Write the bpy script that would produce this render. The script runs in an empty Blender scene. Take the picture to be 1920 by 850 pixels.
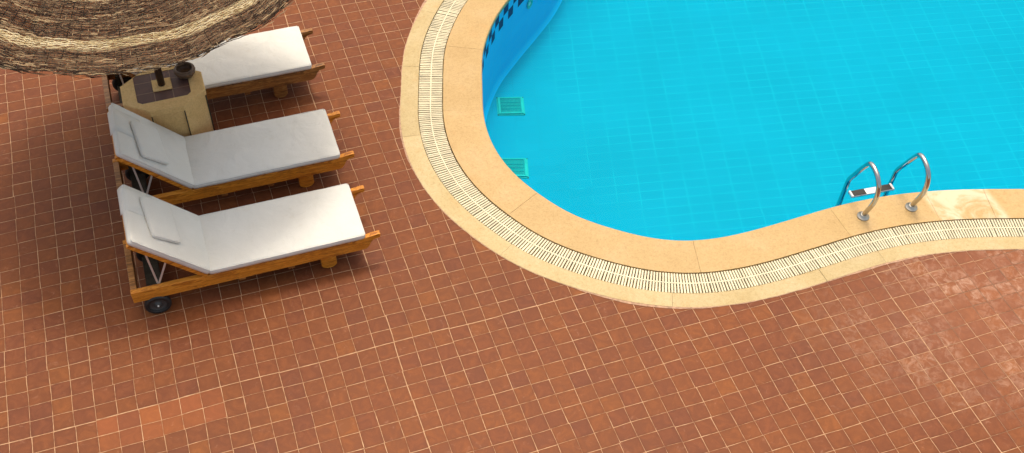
import bpy, bmesh, math, random
from mathutils import Vector, Matrix
R = math.radians
random.seed(7)
sc = bpy.context.scene
C = sc.collection

# ------------------------------------------------------------------ camera, sky, sun, exposure
cam_d = bpy.data.cameras.new('camera'); cam = bpy.data.objects.new('camera', cam_d); C.objects.link(cam)
cam.location = (-1.0097, -4.7962, 7.1527)
cam.rotation_euler = (0.70676, -0.042928, -0.336444)
cam_d.sensor_width = 36.0; cam_d.lens = 2022.765 / 1920 * 36.0
cam_d.clip_start = 0.1; cam_d.clip_end = 500
sc.camera = cam
SUN = Vector((0.09, 0.27, 1.0)).normalized()          # direction towards the sun
ELEV = math.asin(SUN.z); AZ = math.atan2(SUN.x, SUN.y)  # clockwise from +Y
w = bpy.data.worlds.new('World'); sc.world = w; w.use_nodes = True
wn = w.node_tree.nodes; wl = w.node_tree.links
bg = wn['Background']; sky = wn.new('ShaderNodeTexSky'); sky.sky_type = 'NISHITA'; sky.sun_disc = False
sky.sun_elevation = ELEV; sky.sun_rotation = AZ; sky.dust_density = 5.0; sky.ozone_density = 0.3; sky.air_density = 1.0
wb = wn.new('ShaderNodeMix'); wb.data_type = 'RGBA'; wb.blend_type = 'MULTIPLY'; wb.inputs[0].default_value = 1.0
wb.inputs[7].default_value = (1.10, 1.0, .82, 1)      # hazy, warm-white sky
wl.new(sky.outputs[0], wb.inputs[6]); wl.new(wb.outputs[2], bg.inputs[0]); bg.inputs[1].default_value = 0.15
sd = bpy.data.lights.new('sun', 'SUN'); sun = bpy.data.objects.new('sun', sd); C.objects.link(sun)
sd.energy = 0.85; sd.angle = R(10); sd.color = (1.0, 0.95, 0.86)
sun.location = (2, 3, 12); sun.rotation_euler = SUN.to_track_quat('Z', 'Y').to_euler()
sc.view_settings.view_transform = 'Standard'; sc.view_settings.look = 'None'
sc.view_settings.exposure = 0.68; sc.view_settings.gamma = 1.0
sc.view_settings.use_curve_mapping = False

# ------------------------------------------------------------------ helpers
def tag(o, label=None, cat=None, group=None, kind=None):
    if label: o['label'] = label
    if cat: o['category'] = cat
    if group: o['group'] = group
    if kind: o['kind'] = kind
    return o
def empty(name, loc=(0, 0, 0), rz=0):
    o = bpy.data.objects.new(name, None); C.objects.link(o); o.location = loc; o.rotation_euler = (0, 0, rz)
    o.empty_display_size = 0.1
    return o
def link(name, bm, mat, parent=None, smooth=False, loc=None, bevel=0, seg=2, auto=None):
    bmesh.ops.recalc_face_normals(bm, faces=bm.faces)
    me = bpy.data.meshes.new(name); bm.to_mesh(me); bm.free()
    me.materials.append(mat)
    if smooth:
        for p in me.polygons: p.use_smooth = True
    o = bpy.data.objects.new(name, me); C.objects.link(o)
    if parent: o.parent = parent
    if loc: o.location = loc
    if bevel:
        b = o.modifiers.new('bevel', 'BEVEL'); b.width = bevel; b.segments = seg; b.limit_method = 'ANGLE'; b.angle_limit = R(35)
        for p in me.polygons: p.use_smooth = True
        n = o.modifiers.new('wn', 'WEIGHTED_NORMAL'); n.keep_sharp = False
    return o
def box(bm, x0, x1, y0, y1, z0, z1, M=None):
    vs = [bm.verts.new(v) for v in [(x0,y0,z0),(x1,y0,z0),(x1,y1,z0),(x0,y1,z0),(x0,y0,z1),(x1,y0,z1),(x1,y1,z1),(x0,y1,z1)]]
    if M is not None:
        for v in vs: v.co = M @ v.co
    for f in [(0,3,2,1),(4,5,6,7),(0,1,5,4),(1,2,6,5),(2,3,7,6),(3,0,4,7)]: bm.faces.new([vs[i] for i in f])
    return vs
def prism(bm, pts, axis, a, b):
    """extrude a 2D outline along an axis: pts (u,v); axis 'y': (u,*,v); axis 'z': (u,v,*)"""
    def P(u, v, t): return (u, t, v) if axis == 'y' else (u, v, t)
    A = [bm.verts.new(P(u, v, a)) for u, v in pts]; B = [bm.verts.new(P(u, v, b)) for u, v in pts]
    n = len(pts)
    bm.faces.new(A); bm.faces.new(list(reversed(B)))
    for i in range(n): bm.faces.new([A[i], B[i], B[(i+1) % n], A[(i+1) % n]])
def tube(bm, path, rad, seg=12, cap=True):
    path = [Vector(p) for p in path]; n = len(path); rings = []
    up = None
    for i in range(n):
        t = (path[min(i+1, n-1)] - path[max(i-1, 0)]).normalized()
        if up is None:
            up = Vector((0, 0, 1)) if abs(t.z) < 0.9 else Vector((1, 0, 0))
        s = t.cross(up).normalized(); up = s.cross(t).normalized()
        r = rad[i] if isinstance(rad, (list, tuple)) else rad
        rings.append([bm.verts.new(path[i] + (s*math.cos(2*math.pi*k/seg) + up*math.sin(2*math.pi*k/seg))*r) for k in range(seg)])
    for a, b in zip(rings[:-1], rings[1:]):
        for k in range(seg): bm.faces.new([a[k], a[(k+1) % seg], b[(k+1) % seg], b[k]])
    if cap: bm.faces.new(rings[0][::-1]); bm.faces.new(rings[-1])
def lathe(bm, prof, seg=40, c=(0, 0, 0)):
    rings = []
    for r, z in prof:
        if r < 1e-6: rings.append([bm.verts.new((c[0], c[1], c[2]+z))])
        else: rings.append([bm.verts.new((c[0]+r*math.cos(2*math.pi*k/seg), c[1]+r*math.sin(2*math.pi*k/seg), c[2]+z)) for k in range(seg)])
    for a, b in zip(rings[:-1], rings[1:]):
        for k in range(seg):
            k2 = (k+1) % seg
            if len(a) == 1 and len(b) == 1: continue
            if len(a) == 1: bm.faces.new([a[0], b[k], b[k2]])
            elif len(b) == 1: bm.faces.new([a[k], a[k2], b[0]])
            else: bm.faces.new([a[k], a[k2], b[k2], b[k]])
def catmull(P, closed=False, n=8):
    out = []; N = len(P)
    rng = range(N) if closed else range(N-1)
    for i in rng:
        p0 = P[(i-1) % N] if closed or i > 0 else P[0]; p1 = P[i]; p2 = P[(i+1) % N]; p3 = P[(i+2) % N] if closed or i+2 < N else P[-1]
        for k in range(n):
            t = k/n; t2 = t*t; t3 = t2*t
            out.append(tuple(0.5*((2*b)+(-a+c)*t+(2*a-5*b+4*c-d)*t2+(-a+3*b-3*c+d)*t3) for a, b, c, d in zip(p0, p1, p2, p3)))
    if not closed: out.append(tuple(P[-1]))
    return out

# ---- node material helper
class NT:
    def __init__(s, name):
        s.m = bpy.data.materials.new(name); s.m.use_nodes = True; s.t = s.m.node_tree; s.n = s.t.nodes; s.l = s.t.links
        s.b = s.n['Principled BSDF']; s.out = s.n['Material Output']
    def set(s, **k):
        for a, v in k.items():
            s.put(s.b.inputs[a.replace('_', ' ')], v)
        return s
    def put(s, sock, v):
        if hasattr(v, 'is_output') or hasattr(v, 'links'): s.l.new(v, sock)
        else:
            if sock.type == 'RGBA' and len(v) == 3: v = (*v, 1)
            sock.default_value = v
    def node(s, typ, out=0, **k):
        n = s.n.new('ShaderNode'+typ)
        for a, v in k.items():
            if a.startswith('in'):
                s.put(n.inputs[int(a[2:])], v)
            else: setattr(n, a, v)
        return n.outputs[out]
    def m_(s, op, a, b=0.0, c=0.0): return s.node('Math', operation=op, in0=a, in1=b, in2=c)
    def coord(s, k='Object'): return s.n.new('ShaderNodeTexCoord').outputs[k]
    def noise(s, v, scale=5.0, detail=3.0, rough=0.5, out=0, dist=0.0):
        n = s.n.new('ShaderNodeTexNoise'); s.l.new(v, n.inputs['Vector']); n.inputs['Scale'].default_value = scale
        n.inputs['Detail'].default_value = detail; n.inputs['Roughness'].default_value = rough; n.inputs['Distortion'].default_value = dist
        return n.outputs[out]
    def mix(s, f, a, b, mode='MIX'):
        n = s.n.new('ShaderNodeMix'); n.data_type = 'RGBA'; n.blend_type = mode
        s.put(n.inputs[0], f); s.put(n.inputs[6], a); s.put(n.inputs[7], b); return n.outputs[2]
    def ramp(s, f, stops):
        n = s.n.new('ShaderNodeValToRGB'); e = n.color_ramp.elements
        while len(e) < len(stops): e.new(0.5)
        for el, (p, c) in zip(e, stops): el.position = p; el.color = (*c, 1) if len(c) == 3 else c
        s.l.new(f, n.inputs[0]); return n.outputs[0]
    def ss(s, x, a, b):
        n = s.n.new('ShaderNodeMapRange'); n.interpolation_type = 'SMOOTHSTEP'; s.put(n.inputs[0], x)
        n.inputs[1].default_value = a; n.inputs[2].default_value = b; return n.outputs[0]
    def bump(s, h, strength=0.3, dist=0.01):
        n = s.n.new('ShaderNodeBump'); n.inputs['Strength'].default_value = strength; n.inputs['Distance'].default_value = dist
        s.l.new(h, n.inputs['Height']); s.l.new(n.outputs[0], s.b.inputs['Normal']); return n
    def vec(s, x, y, z=0.0):
        n = s.n.new('ShaderNodeCombineXYZ'); s.put(n.inputs[0], x); s.put(n.inputs[1], y); s.put(n.inputs[2], z); return n.outputs[0]
    def xyz(s, v):
        n = s.n.new('ShaderNodeSeparateXYZ'); s.l.new(v, n.inputs[0]); return n.outputs

TX, TY = 0.152, 0.13787      # terracotta tile pitch

def tile_nodes(t, co, tx, ty, wob=0.0025):
    """hand-laid grid: every joint segment is a few millimetres off; returns x, y, tile indices and distances to the joints"""
    x, y, z = t.xyz(co)
    n1 = t.noise(co, 1.3, 2); n2 = t.noise(t.node('VectorMath', operation='ADD', in0=co, in1=(7.3, 2.1, 0.0)), 1.3, 2)
    nf = t.noise(co, 22, 2)
    x = t.m_('ADD', x, t.m_('MULTIPLY', t.m_('SUBTRACT', n1, 0.5), 0.03)); y = t.m_('ADD', y, t.m_('MULTIPLY', t.m_('SUBTRACT', n2, 0.5), 0.035))
    u = t.m_('DIVIDE', x, tx); v = t.m_('DIVIDE', y, ty)
    n = t.m_('ROUND', u); m = t.m_('ROUND', v); cu = t.m_('FLOOR', u); cv = t.m_('FLOOR', v)
    J = t.m_('MULTIPLY', t.m_('SUBTRACT', t.node('TexWhiteNoise', noise_dimensions='2D', in0=t.vec(n, t.m_('FLOOR', t.m_('DIVIDE', cv, 2.0)))), .5), .010)
    K = t.m_('MULTIPLY', t.m_('SUBTRACT', t.node('TexWhiteNoise', noise_dimensions='2D', in0=t.vec(t.m_('FLOOR', t.m_('DIVIDE', cu, 3.0)), t.m_('ADD', m, 31.7))), .5), .012)
    sx = t.m_('SUBTRACT', t.m_('SUBTRACT', x, t.m_('MULTIPLY', n, tx)), J); sy = t.m_('SUBTRACT', t.m_('SUBTRACT', y, t.m_('MULTIPLY', m, ty)), K)
    fu = t.m_('SUBTRACT', n, t.m_('LESS_THAN', sx, 0.0)); fv = t.m_('SUBTRACT', m, t.m_('LESS_THAN', sy, 0.0))
    w1 = t.m_('MULTIPLY', t.m_('SUBTRACT', nf, 0.5), 2*wob)
    wj = t.m_('MULTIPLY', t.m_('SUBTRACT', t.node('TexWhiteNoise', noise_dimensions='2D', in0=t.vec(n, t.m_('ADD', cv, 5.5))), .4), .0016)
    wk = t.m_('MULTIPLY', t.m_('SUBTRACT', t.node('TexWhiteNoise', noise_dimensions='2D', in0=t.vec(cu, t.m_('ADD', m, 9.5))), .35), .0018)
    return x, y, fu, fv, t.m_('ADD', t.m_('ABSOLUTE', sx), t.m_('ADD', w1, wj)), t.m_('ADD', t.m_('ABSOLUTE', sy), t.m_('ADD', w1, wk))

def mat_deck():
    t = NT('terracotta_tiles'); co = t.coord()
    x, y, fu, fv, du, dv = tile_nodes(t, co, TX, TY, 0.002)
    # main movement joints: wider mortar at x=0, y=0 and every 26 tiles
    jx = t.m_('LESS_THAN', t.m_('ABSOLUTE', t.m_('WRAP', x, 13*TX*2, -13*TX*2+0.0)), 0.02) if False else t.m_('LESS_THAN', t.m_('ABSOLUTE', x), 0.02)
    jy = t.m_('LESS_THAN', t.m_('ABSOLUTE', y), 0.02)
    j2 = t.m_('LESS_THAN', t.m_('ABSOLUTE', t.m_('SUBTRACT', x, TX*27)), 0.02)
    du2 = t.m_('SUBTRACT', du, t.m_('MULTIPLY', t.m_('MAXIMUM', jx, j2), 0.0018)); dv2 = t.m_('SUBTRACT', dv, t.m_('MULTIPLY', jy, 0.0018))
    # right of x=4 the mortar is thin
    d = t.m_('MINIMUM', du2, dv2)
    g = t.ss(d, 0.0030, 0.0014)
    idv = t.vec(fu, fv)
    r1 = t.node('TexWhiteNoise', noise_dimensions='2D', in0=idv); wn = t.n.new('ShaderNodeTexWhiteNoise'); wn.noise_dimensions = '2D'; t.l.new(idv, wn.inputs[0])
    rc = t.xyz(wn.outputs['Color'])
    base = t.ramp(r1, [(0.0, (.168, .054, .024)), (0.10, (.180, .057, .023)), (0.5, (.190, .061, .022)), (0.93, (.202, .066, .022)), (1.0, (.228, .076, .022))])
    # local offset so cloudy patterns differ tile to tile
    lco = t.node('VectorMath', operation='ADD', in0=co, in1=t.node('VectorMath', operation='MULTIPLY', in0=wn.outputs['Color'], in1=(9.0, 9.0, 9.0)))
    cl = t.noise(lco, 9, 5, .62, dist=1.6); base = t.mix(t.ss(cl, .35, .75), t.mix(1.0, base, (.84, .83, .86), 'MULTIPLY'), t.mix(1.0, base, (1.12, 1.16, 1.18), 'MULTIPLY'))
    big = t.noise(co, .55, 3); base = t.mix(1.0, base, t.ramp(big, [(0.3, (.90, .90, .95)), (0.7, (1.08, 1.05, 1.0))]), 'MULTIPLY')
    # darker rims of the fired tiles
    rim = t.ss(d, .028, .004); base = t.mix(t.m_('MULTIPLY', rim, .28), base, t.mix(1.0, base, (.66, .62, .62), 'MULTIPLY'))
    fine = t.noise(co, 160, 3, .7); base = t.mix(1.0, base, t.ramp(fine, [(0.3, (.90, .90, .90)), (0.7, (1.10, 1.10, 1.10))]), 'MULTIPLY')
    # a strip of newer orange tiles by the main joint
    ox = t.m_('MULTIPLY', t.m_('GREATER_THAN', fu, -15.5), t.m_('LESS_THAN', fu, -9.5)); oy = t.m_('MULTIPLY', t.m_('LESS_THAN', fv, -0.5), t.m_('GREATER_THAN', fv, -2.5))
    base = t.mix(t.m_('MULTIPLY', t.m_('MULTIPLY', ox, oy), t.m_('ADD', .15, t.m_('MULTIPLY', rc[2], .22))), base, (.42, .125, .040))
    # efflorescence: whitish bloom on the tiles by the ladder
    dd = t.node('VectorMath', 1, operation='DISTANCE', in0=t.node('VectorMath', operation='MULTIPLY', in0=co, in1=(.62, 1.0, 0.0)), in1=(3.12, -1.14, 0.0))
    dd = [n for n in t.n if n.type == 'VECT_MATH' and n.operation == 'DISTANCE'][0].outputs['Value']
    reg = t.ss(dd, 1.45, .15)
    ef = t.noise(lco, 13, 8, .72, dist=.9); ef2 = t.noise(co, 1.9, 4, .6)
    em = t.m_('MULTIPLY', t.m_('MULTIPLY', t.m_('MULTIPLY', t.ss(ef, .42, .68), t.m_('ADD', .45, t.m_('MULTIPLY', rc[0], .75))), t.ss(ef2, .36, .60)), reg)
    base = t.mix(t.m_('MULTIPLY', em, .55), base, (.60, .42, .31))
    base = t.mix(t.m_('MULTIPLY', reg, .22), base, (.42, .19, .115))
    # faint scattered bloom, scuffs elsewhere
    sc1 = t.noise(lco, 14, 6, .7, dist=.8); base = t.mix(t.m_('MULTIPLY', t.ss(sc1, .58, .80), .35), base, (.50, .27, .18))
    # cement smear next to the pool border is in the strip mesh
    gn = t.noise(co, 7, 4, .65); gcol = t.ramp(gn, [(0.30, (.20, .10, .06)), (0.46, (.42, .25, .14)), (0.7, (.56, .36, .215))])
    # dark broken joints to the right
    right = t.ss(x, 3.2, 4.6); dk = t.m_('MULTIPLY', right, t.ss(t.noise(co, 1.1, 3, .6), .50, .56))
    gcol = t.mix(t.m_('MULTIPLY', dk, .75), gcol, (.085, .045, .03))
    gf = t.m_('MULTIPLY', g, t.ss(t.noise(co, 11, 4, .7), .22, .42))
    col = t.mix(gf, base, gcol)
    hgt = t.m_('ADD', t.m_('MULTIPLY', t.ss(d, .001, .007), 1.0), t.m_('ADD', t.m_('MULTIPLY', cl, .35), t.m_('ADD', t.m_('MULTIPLY', fine, .12), t.m_('MULTIPLY', rc[1], .25))))
    rough = t.m_('ADD', t.m_('MULTIPLY', cl, .3), .38); rough = t.m_('ADD', rough, t.m_('MULTIPLY', g, .2))
    t.set(Base_Color=col, Roughness=rough, Specular_IOR_Level=0.16); t.bump(hgt, .45, .004)
    return t.m

def mat_stone(name, c1, c2, c3, spec=.3, rough=.6):
    t = NT(name); co = t.coord()
    ri = t.n.new('ShaderNodeNewGeometry').outputs['Random Per Island']
    n1 = t.noise(co, 2.6, 5, .6); n2 = t.noise(co, 75, 4, .8); n3 = t.noise(co, 420, 2, .6)
    b = t.ramp(n1, [(0.25, c1), (0.5, c2), (0.75, c3)])
    b = t.mix(1.0, b, t.ramp(ri, [(0.0, (.93, .92, .89)), (1.0, (1.06, 1.05, 1.04))]), 'MULTIPLY')
    b = t.mix(1.0, b, t.ramp(n2, [(0.30, (.80, .76, .70)), (0.5, (1.0, 1.0, 1.0)), (0.75, (1.08, 1.10, 1.12))]), 'MULTIPLY')
    n4 = t.noise(co, 28, 4, .7); b = t.mix(1.0, b, t.ramp(n4, [(0.32, (.92, .90, .86)), (0.5, (1.0, 1.0, 1.0)), (0.70, (1.04, 1.05, 1.07))]), 'MULTIPLY')
    b = t.mix(t.m_('MULTIPLY', t.ss(n3, .64, .74), .35), b, (.30, .17, .06))
    st0 = t.noise(co, 3.6, 5, .7); b = t.mix(t.m_('MULTIPLY', t.ss(st0, .54, .75), .25), b, (.50, .25, .06))
    return t, co, b, n1, n2, n3, rough, spec
def mat_coping():
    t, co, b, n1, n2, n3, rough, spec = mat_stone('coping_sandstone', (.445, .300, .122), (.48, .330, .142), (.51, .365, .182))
    # wet white glare painted as a pale patch on the slab right of the ladder
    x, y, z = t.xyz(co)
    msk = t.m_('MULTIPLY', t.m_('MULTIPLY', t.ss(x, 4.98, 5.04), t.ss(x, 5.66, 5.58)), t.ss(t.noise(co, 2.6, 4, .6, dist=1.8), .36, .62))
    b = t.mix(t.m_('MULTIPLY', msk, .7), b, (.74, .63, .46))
    # pits
    vor = t.node('TexVoronoi', 0, in0=co, in2=13.0); b = t.mix(t.m_('MULTIPLY', t.ss(vor, .045, .028), .6), b, (.20, .10, .04))
    # ochre dampness running along the gutter edge
    t.set(Base_Color=b, Roughness=t.m_('ADD', t.m_('MULTIPLY', n1, .25), .33), Specular_IOR_Level=.4)
    t.bump(t.m_('ADD', n2, n3), .12, .002); return t.m
def mat_border():
    t, co, b, n1, n2, n3, rough, spec = mat_stone('border_stone', (.46, .36, .18), (.51, .41, .225), (.55, .45, .27))
    st = t.noise(co, 5.5, 5, .65); b = t.mix(t.m_('MULTIPLY', t.ss(st, .58, .76), .45), b, (.42, .25, .09))
    t.set(Base_Color=b, Roughness=.7, Specular_IOR_Level=.25); t.bump(t.m_('ADD', n2, n3), .2, .003); return t.m
def simple(name, col, rough=.5, metal=0.0, spec=.4, var=.08, scale=12, bump=0.0, bscale=60):
    t = NT(name); co = t.coord(); n = t.noise(co, scale, 4, .6)
    lo = tuple(c*(1-var) for c in col); hi = tuple(min(1, c*(1+var)) for c in col)
    t.set(Base_Color=t.ramp(n, [(0.3, lo), (0.7, hi)]), Roughness=rough, Metallic=metal, Specular_IOR_Level=spec)
    if bump: t.bump(t.noise(co, bscale, 4, .6), bump, .003)
    return t.m
def mat_wood(name, dark=(.32, .10, .010), mid=(.60, .220, .018), light=(.74, .33, .045), grime=.35):
    t = NT(name); co = t.coord()
    k = t.n.new('ShaderNodeMapping'); t.l.new(co, k.inputs[0]); k.inputs['Scale'].default_value = (1.0, 9.0, 9.0)
    a = t.noise(k.outputs[0], 3.0, 4, .6, dist=1.2)
    x, y, z = t.xyz(co)
    rings = t.m_('SINE', t.m_('ADD', t.m_('MULTIPLY', a, 42.0), t.m_('MULTIPLY', z, 60.0)))
    b = t.ramp(t.m_('ADD', t.m_('MULTIPLY', rings, .12), a), [(0.28, dark), (0.5, mid), (0.74, light)])
    v = t.n.new('ShaderNodeTexVoronoi'); kk = t.n.new('ShaderNodeMapping'); t.l.new(co, kk.inputs[0]); kk.inputs['Scale'].default_value = (1.0, 1.7, 1.7)
    t.l.new(kk.outputs[0], v.inputs[0]); v.inputs['Scale'].default_value = 4.0; kn = t.ss(v.outputs[0], .075, .035)
    b = t.mix(t.m_('MULTIPLY', kn, .9), b, (.045, .014, .005))
    gr = t.noise(co, 6, 5, .7); b = t.mix(t.m_('MULTIPLY', t.ss(gr, .5, .8), grime), b, (.10, .05, .018))
    t.set(Base_Color=b, Roughness=.42, Specular_IOR_Level=.45); t.bump(a, .15, .003); return t.m
def mat_fabric():
    t = NT('white_canvas'); co = t.coord()
    n = t.noise(co, 2.6, 4, .55); f = t.noise(co, 260, 2, .6)
    b = t.ramp(n, [(0.3, (.69, .69, .64)), (0.7, (.745, .745, .70))])
    st = t.noise(co, 7, 5, .7); b = t.mix(t.m_('MULTIPLY', t.ss(st, .58, .8), .35), b, (.55, .50, .40))
    b = t.mix(1.0, b, t.ramp(f, [(0.3, (.95, .95, .95)), (0.7, (1.03, 1.03, 1.03))]), 'MULTIPLY')
    fold = t.noise(co, 5.0, 3, .5, dist=.8)
    t.set(Base_Color=b, Roughness=.85, Specular_IOR_Level=.15, Sheen_Weight=.1)
    t.bump(t.m_('ADD', t.m_('MULTIPLY', fold, 6.0), t.m_('MULTIPLY', f, .25)), .45, .006); return t.m
def mat_pool(name, wall=False):
    t = NT(name)
    if wall:
        co = t.coord('UV'); x, y, z = t.xyz(co); u, v = t.m_('DIVIDE', x, .245), t.m_('DIVIDE', y, .12); tu, tv = .245, .12
    else:
        co = t.coord(); wv = t.noise(co, 2.4, 2, .5); wv2 = t.noise(t.node('VectorMath', operation='ADD', in0=co, in1=(3.3, 9.1, 0.0)), 2.4, 2)
        x, y, z = t.xyz(co)
        a1, a2 = R(-16.2), R(79.5); tu, tv = .245, .1185
        du_ = t.m_('ADD', t.m_('MULTIPLY', x, math.cos(a1)), t.m_('MULTIPLY', y, math.sin(a1)))
        dv_ = t.m_('ADD', t.m_('MULTIPLY', x, math.cos(a2)), t.m_('MULTIPLY', y, math.sin(a2)))
        u = t.m_('DIVIDE', t.m_('ADD', du_, t.m_('MULTIPLY', wv, .03)), tu); v = t.m_('DIVIDE', t.m_('ADD', dv_, t.m_('MULTIPLY', wv2, .02)), tv)
    d = t.m_('MINIMUM', t.m_('MULTIPLY', t.m_('PINGPONG', u, .5), tu), t.m_('MULTIPLY', t.m_('PINGPONG', v, .5), tv))
    gm = t.ss(d, .0060, .0018)
    fl = t.vec(t.m_('FLOOR', u), t.m_('FLOOR', v)); rn = t.node('TexWhiteNoise', noise_dimensions='2D', in0=fl)
    big = t.noise(co, .8, 3)
    if wall:
        base = t.ramp(rn, [(0.0, (.003, .50, .86)), (1.0, (.004, .53, .88))])
        col = t.mix(t.m_('MULTIPLY', gm, .30), base, (.06, .52, .70))
        cu = t.m_('FLOOR', t.m_('DIVIDE', x, .118)); cv = t.m_('FLOOR', t.m_('DIVIDE', y, .125))
        par = t.m_('PINGPONG', t.m_('ADD', cu, cv), 1.0)
        band = t.m_('LESS_THAN', y, .25)
        col = t.mix(t.m_('MULTIPLY', t.m_('GREATER_THAN', par, .5), band), col, (.004, .055, .14))
    else:
        base = t.ramp(rn, [(0.0, (.001, .338, .50)), (1.0, (.002, .350, .515))])
        base = t.mix(1.0, base, t.ramp(big, [(0.35, (.97, .97, .97)), (0.65, (1.03, 1.03, 1.03))]), 'MULTIPLY')
        sel = t.noise(co, 1.1, 3, .6); gl = t.m_('MULTIPLY', gm, t.m_('ADD', .30, t.m_('MULTIPLY', t.ss(t.noise(co, 2.2, 4, .7), .35, .62), .5)))
        col = t.mix(t.m_('MULTIPLY', gl, .48), base, (.03, .62, .70))
        # near the curved end the joints are dark with algae
        x0 = t.ss(x, 3.1, 2.2); dark = t.m_('MULTIPLY', t.m_('MULTIPLY', gm, x0), t.ss(t.noise(co, 2.6, 4, .7), .30, .50))
        col = t.mix(t.m_('MULTIPLY', dark, .75), col, (.004, .26, .42))
        fn = t.noise(co, 70, 4, .7); col = t.mix(1.0, col, t.ramp(fn, [(0.3, (.95, .95, .95)), (0.7, (1.04, 1.04, 1.04))]), 'MULTIPLY')
    t.set(Base_Color=col, Roughness=.6, Specular_IOR_Level=.03); return t.m
def mat_water():
    t = NT('pool_water'); t.n.remove(t.b); co = t.coord()
    nb = t.n.new('ShaderNodeBump'); nb.inputs['Strength'].default_value = .25; nb.inputs['Distance'].default_value = .02
    h = t.m_('ADD', t.noise(co, 4.0, 3, .5), t.m_('MULTIPLY', t.noise(co, 16, 2, .5), .2)); t.l.new(h, nb.inputs['Height'])
    fr = t.n.new('ShaderNodeFresnel'); fr.inputs[0].default_value = 1.33; t.l.new(nb.outputs[0], fr.inputs['Normal'])
    tr = t.n.new('ShaderNodeBsdfTransparent'); tr.inputs[0].default_value = (.5, .965, .985, 1)
    gl = t.n.new('ShaderNodeBsdfGlossy'); gl.inputs['Roughness'].default_value = .06; t.l.new(nb.outputs[0], gl.inputs['Normal'])
    mx = t.n.new('ShaderNodeMixShader'); t.l.new(t.m_('MULTIPLY', fr.outputs[0], .18), mx.inputs[0]); t.l.new(tr.outputs[0], mx.inputs[1]); t.l.new(gl.outputs[0], mx.inputs[2])
    t.l.new(mx.outputs[0], t.out.inputs[0]); return t.m
def mat_straw(name, kind):
    t = NT(name); ri = t.n.new('ShaderNodeNewGeometry').outputs['Random Per Island']; co = t.coord()
    x, y, z = t.xyz(co); r = t.m_('SQRT', t.m_('ADD', t.m_('MULTIPLY', x, x), t.m_('MULTIPLY', y, y)))
    r = t.m_('ADD', r, t.m_('MULTIPLY', t.m_('SUBTRACT', t.noise(co, 6, 2), .5), .02))
    brown = t.ramp(ri, [(0.0, (.030, .019, .014)), (0.35, (.075, .048, .033)), (0.62, (.15, .098, .062)), (0.84, (.34, .24, .14)), (1.0, (.60, .45, .26))])
    cream = t.ramp(ri, [(0.0, (.34, .25, .12)), (0.3, (.62, .50, .27)), (0.7, (.78, .67, .42)), (1.0, (.88, .80, .56))])
    b1 = t.m_('MULTIPLY', t.ss(r, 1.318, 1.330), t.ss(r, 1.408, 1.396)); b2 = t.m_('MULTIPLY', t.ss(r, .945, .957), t.ss(r, 1.040, 1.028))
    b3 = t.m_('MULTIPLY', t.ss(r, .50, .515), t.ss(r, .612, .595))
    m = t.m_('MAXIMUM', b1, t.m_('MAXIMUM', b2, b3)); col = t.mix(m, brown, cream)
    if kind == 'under': col = t.mix(m, (.055, .036, .025), (.24, .17, .09))
    t.set(Base_Color=col, Roughness=.8, Specular_IOR_Level=.2)
    tl = t.n.new('ShaderNodeBsdfTranslucent'); t.put(tl.inputs[0], (.78, .64, .45) if kind == 'under' else t.mix(.1, col, (.60, .42, .22))); ms = t.n.new('ShaderNodeMixShader'); ms.inputs[0].default_value = .25 if kind == 'top' else .85
    t.l.new(t.b.outputs[0], ms.inputs[1]); t.l.new(tl.outputs[0], ms.inputs[2]); t.l.new(ms.outputs[0], t.out.inputs[0]); return t.m
def mat_chrome():
    t = NT('polished_steel'); co = t.coord(); n = t.noise(co, 30, 3)
    t.set(Base_Color=(.52, .51, .49), Metallic=1.0, Roughness=t.m_('MULTIPLY', n, .12)); return t.m

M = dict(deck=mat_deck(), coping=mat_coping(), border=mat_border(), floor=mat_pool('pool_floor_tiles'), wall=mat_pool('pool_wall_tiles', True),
         water=mat_water(), chrome=mat_chrome(), wood=mat_wood('orange_varnished_pine'),
         woodold=mat_wood('weathered_pine', (.13, .055, .016), (.30, .125, .030), (.46, .23, .07), .6),
         woodgrey=mat_wood('green_grey_wood', (.05, .035, .015), (.13, .09, .035), (.20, .15, .06), .6),
         fabric=mat_fabric(), straw=mat_straw('woven_straw', 'top'), strawu=mat_straw('straw_core', 'under'),
         rubber=simple('black_rubber', (.018, .018, .019), .5, var=.3), hub=simple('black_plastic', (.055, .055, .055), .35, var=.2),
         zinc=simple('galvanised_steel', (.62, .62, .60), .45, .5), darkwood=simple('dark_wet_wood', (.035, .032, .022), .7, var=.5, scale=20),
         slat=simple('ivory_plastic', (.66, .60, .42), .45, var=.14, scale=7), gutter=simple('gutter_concrete', (.38, .29, .13), .8, var=.5, scale=6),
         mortar=simple('cement_smear', (.42, .26, .17), .85, var=.35, scale=30, bump=.4),
         sand=mat_stone('tmp', (.5, .3, .1), (.5, .3, .1), (.5, .3, .1))[0].m,
         pole=simple('brown_pole_paint', (.040, .018, .012), .45, var=.35, scale=20), clay=simple('brown_clay', (.105, .062, .036), .5, var=.3, scale=25, bump=.3),
         cover=simple('aqua_plastic', (.03, .50, .46), .6, var=.08, spec=.1), coverd=simple('aqua_grille', (.01, .33, .36), .7, var=.1, spec=.1),
         grip=simple('dark_grip', (.030, .028, .026), .7, var=.3), white=simple('white_plastic', (.75, .75, .74), .35, var=.05),
         flange=simple('dull_steel', (.50, .48, .42), .32, .9), steelw=simple('brushed_step', (.75, .76, .77), .3, .6))
def mat_pillar():
    t, co, b, n1, n2, n3, rough, spec = mat_stone('pillar_limestone', (.60, .40, .165), (.66, .455, .20), (.70, .51, .25))
    t.set(Base_Color=b, Roughness=.8, Specular_IOR_Level=.2); t.bump(t.m_('ADD', n2, n3), .3, .004); return t.m
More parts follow.
